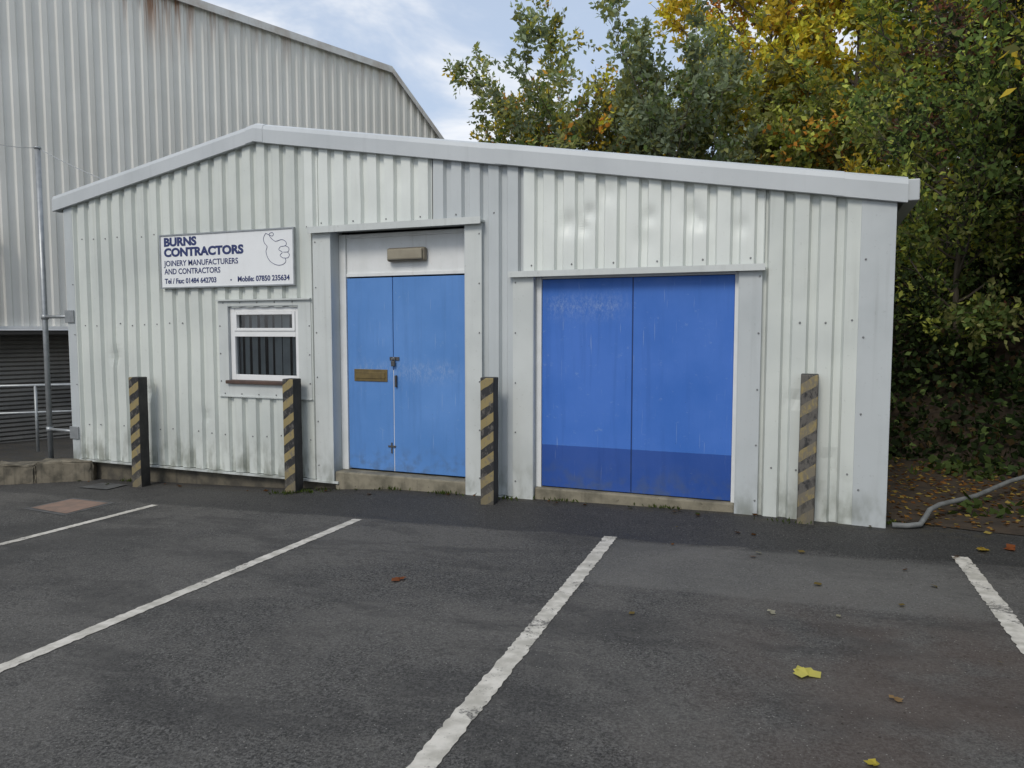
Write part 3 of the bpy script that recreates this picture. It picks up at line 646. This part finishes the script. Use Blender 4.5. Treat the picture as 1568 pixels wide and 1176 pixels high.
for (x,y,c,s) in bl:
    a0=r2.uniform(0,6.28)
    pts=np.array([(x,y,gz(x,y)+.010+.0015*q) for q in range(5)]); an=np.array([(math.cos(a0+q*.62),math.sin(a0+q*.62),.04) for q in range(5)])
    LV=np.concatenate([LV,flat(pts,an,s,r2)]); Cc=np.concatenate([Cc,np.array([c]*5)])
veg('fallen_leaves',[],[],LV,Cc)
P=[];A=[];C=[]
for cx,cy,nn in [(3.38,-.30,60),(3.55,-.22,60),(3.75,-.12,30),(4.5,-.08,30),(5.1,-.10,50),(5.75,-.14,40),(6.3,-.06,40),(7.2,-.06,40),(8.2,-.2,20),(.9,-.05,30),(9.0,.1,60)]:
    for i in range(nn):
        x=cx+rng.normal()*.10;y=cy+rng.normal()*.02; P.append((x,y,gz(x,y))); A.append((rng.normal()*.5,rng.normal()*.5,1)); C.append(np.array((.07,.10,.025))*rng.uniform(.6,1.3))
veg('weeds',[],[],leafgeo(np.array(P),np.array(A),.040,rng,.3),np.array(C))
pp=[(8.98,-.02,.025),(9.08,-.01,.025),(9.18,.05,.03),(9.23,.16,.07),(9.27,.26,.11),(9.36,.45,.12),(9.7,.95,.12),(10.1,1.7,.14),(10.6,2.3,.20),(11.4,2.5,.25)]
pipe('grey_drain_hose',[(x,y,gz(x,y)+z) for x,y,z in pp],.021,surf('grey_hose',(.20,.21,.21),(.12,.125,.125),.8,9,.6),None)
# ------------------------------------------------------------------ light, sky, camera
el=42
w=bpy.data.worlds.new('World'); S.world=w; w.use_nodes=True; nt=w.node_tree; bg=nt.nodes['Background']
sk=nt.nodes.new('ShaderNodeTexSky'); sk.sky_type='NISHITA'; sk.sun_disc=False
az=math.radians(186)
sk.sun_elevation=math.radians(el); sk.sun_rotation=az; sk.air_density=1.0; sk.dust_density=1.5; sk.ozone_density=1.0
tc=nt.nodes.new('ShaderNodeTexCoord'); mp=nt.nodes.new('ShaderNodeMapping'); mp.inputs['Scale'].default_value=(1,1,2.2); mp.inputs['Location'].default_value=(.35,0,.2)
nz=nt.nodes.new('ShaderNodeTexNoise'); nz.inputs['Scale'].default_value=2.8; nz.inputs['Detail'].default_value=6; nz.inputs['Roughness'].default_value=.58; nz.inputs['Distortion'].default_value=.35
mr=nt.nodes.new('ShaderNodeMapRange'); mr.interpolation_type='SMOOTHSTEP'; mr.inputs['From Min'].default_value=.42; mr.inputs['From Max'].default_value=.62; mr.inputs['To Min'].default_value=.15; mr.inputs['To Max'].default_value=.97
cb=nt.nodes.new('ShaderNodeMix'); cb.data_type='RGBA'; cb.inputs[0].default_value=.65; cb.inputs[7].default_value=(3.9,4.9,6.5,1)
mx=nt.nodes.new('ShaderNodeMix'); mx.data_type='RGBA'; mx.inputs[7].default_value=(7.2,7.35,7.6,1)
nt.links.new(tc.outputs['Generated'],mp.inputs[0]); nt.links.new(mp.outputs[0],nz.inputs['Vector']); nt.links.new(nz.outputs['Fac'],mr.inputs['Value'])
nt.links.new(sk.outputs[0],cb.inputs[6]); nt.links.new(mr.outputs[0],mx.inputs[0]); nt.links.new(cb.outputs[2],mx.inputs[6]); nt.links.new(mx.outputs[2],bg.inputs[0]); bg.inputs[1].default_value=.135
sd=bpy.data.lights.new('sun','SUN'); sd.energy=1.5; sd.angle=math.radians(18); sd.color=(1,.93,.83)
so=bpy.data.objects.new('sun',sd); COL.objects.link(so)
dirv=Vector((math.sin(az)*math.cos(math.radians(el)),math.cos(az)*math.cos(math.radians(el)),math.sin(math.radians(el))))
so.rotation_euler=dirv.to_track_quat('Z','Y').to_euler(); so.location=dirv*30
cd=bpy.data.cameras.new('camera'); cam=bpy.data.objects.new('camera',cd); COL.objects.link(cam); S.camera=cam
cd.sensor_width=36; cd.lens=36*1150/1568; cd.clip_end=1000; cd.clip_start=.05
yaw=math.radians(22.0); pit=math.radians(-4.1)
cam.location=(8.39,-6.48,1.555); cam.rotation_euler=(math.pi/2+pit,0,yaw)
S.view_settings.view_transform='Standard'; S.view_settings.look='None'; S.view_settings.exposure=0; S.view_settings.gamma=1
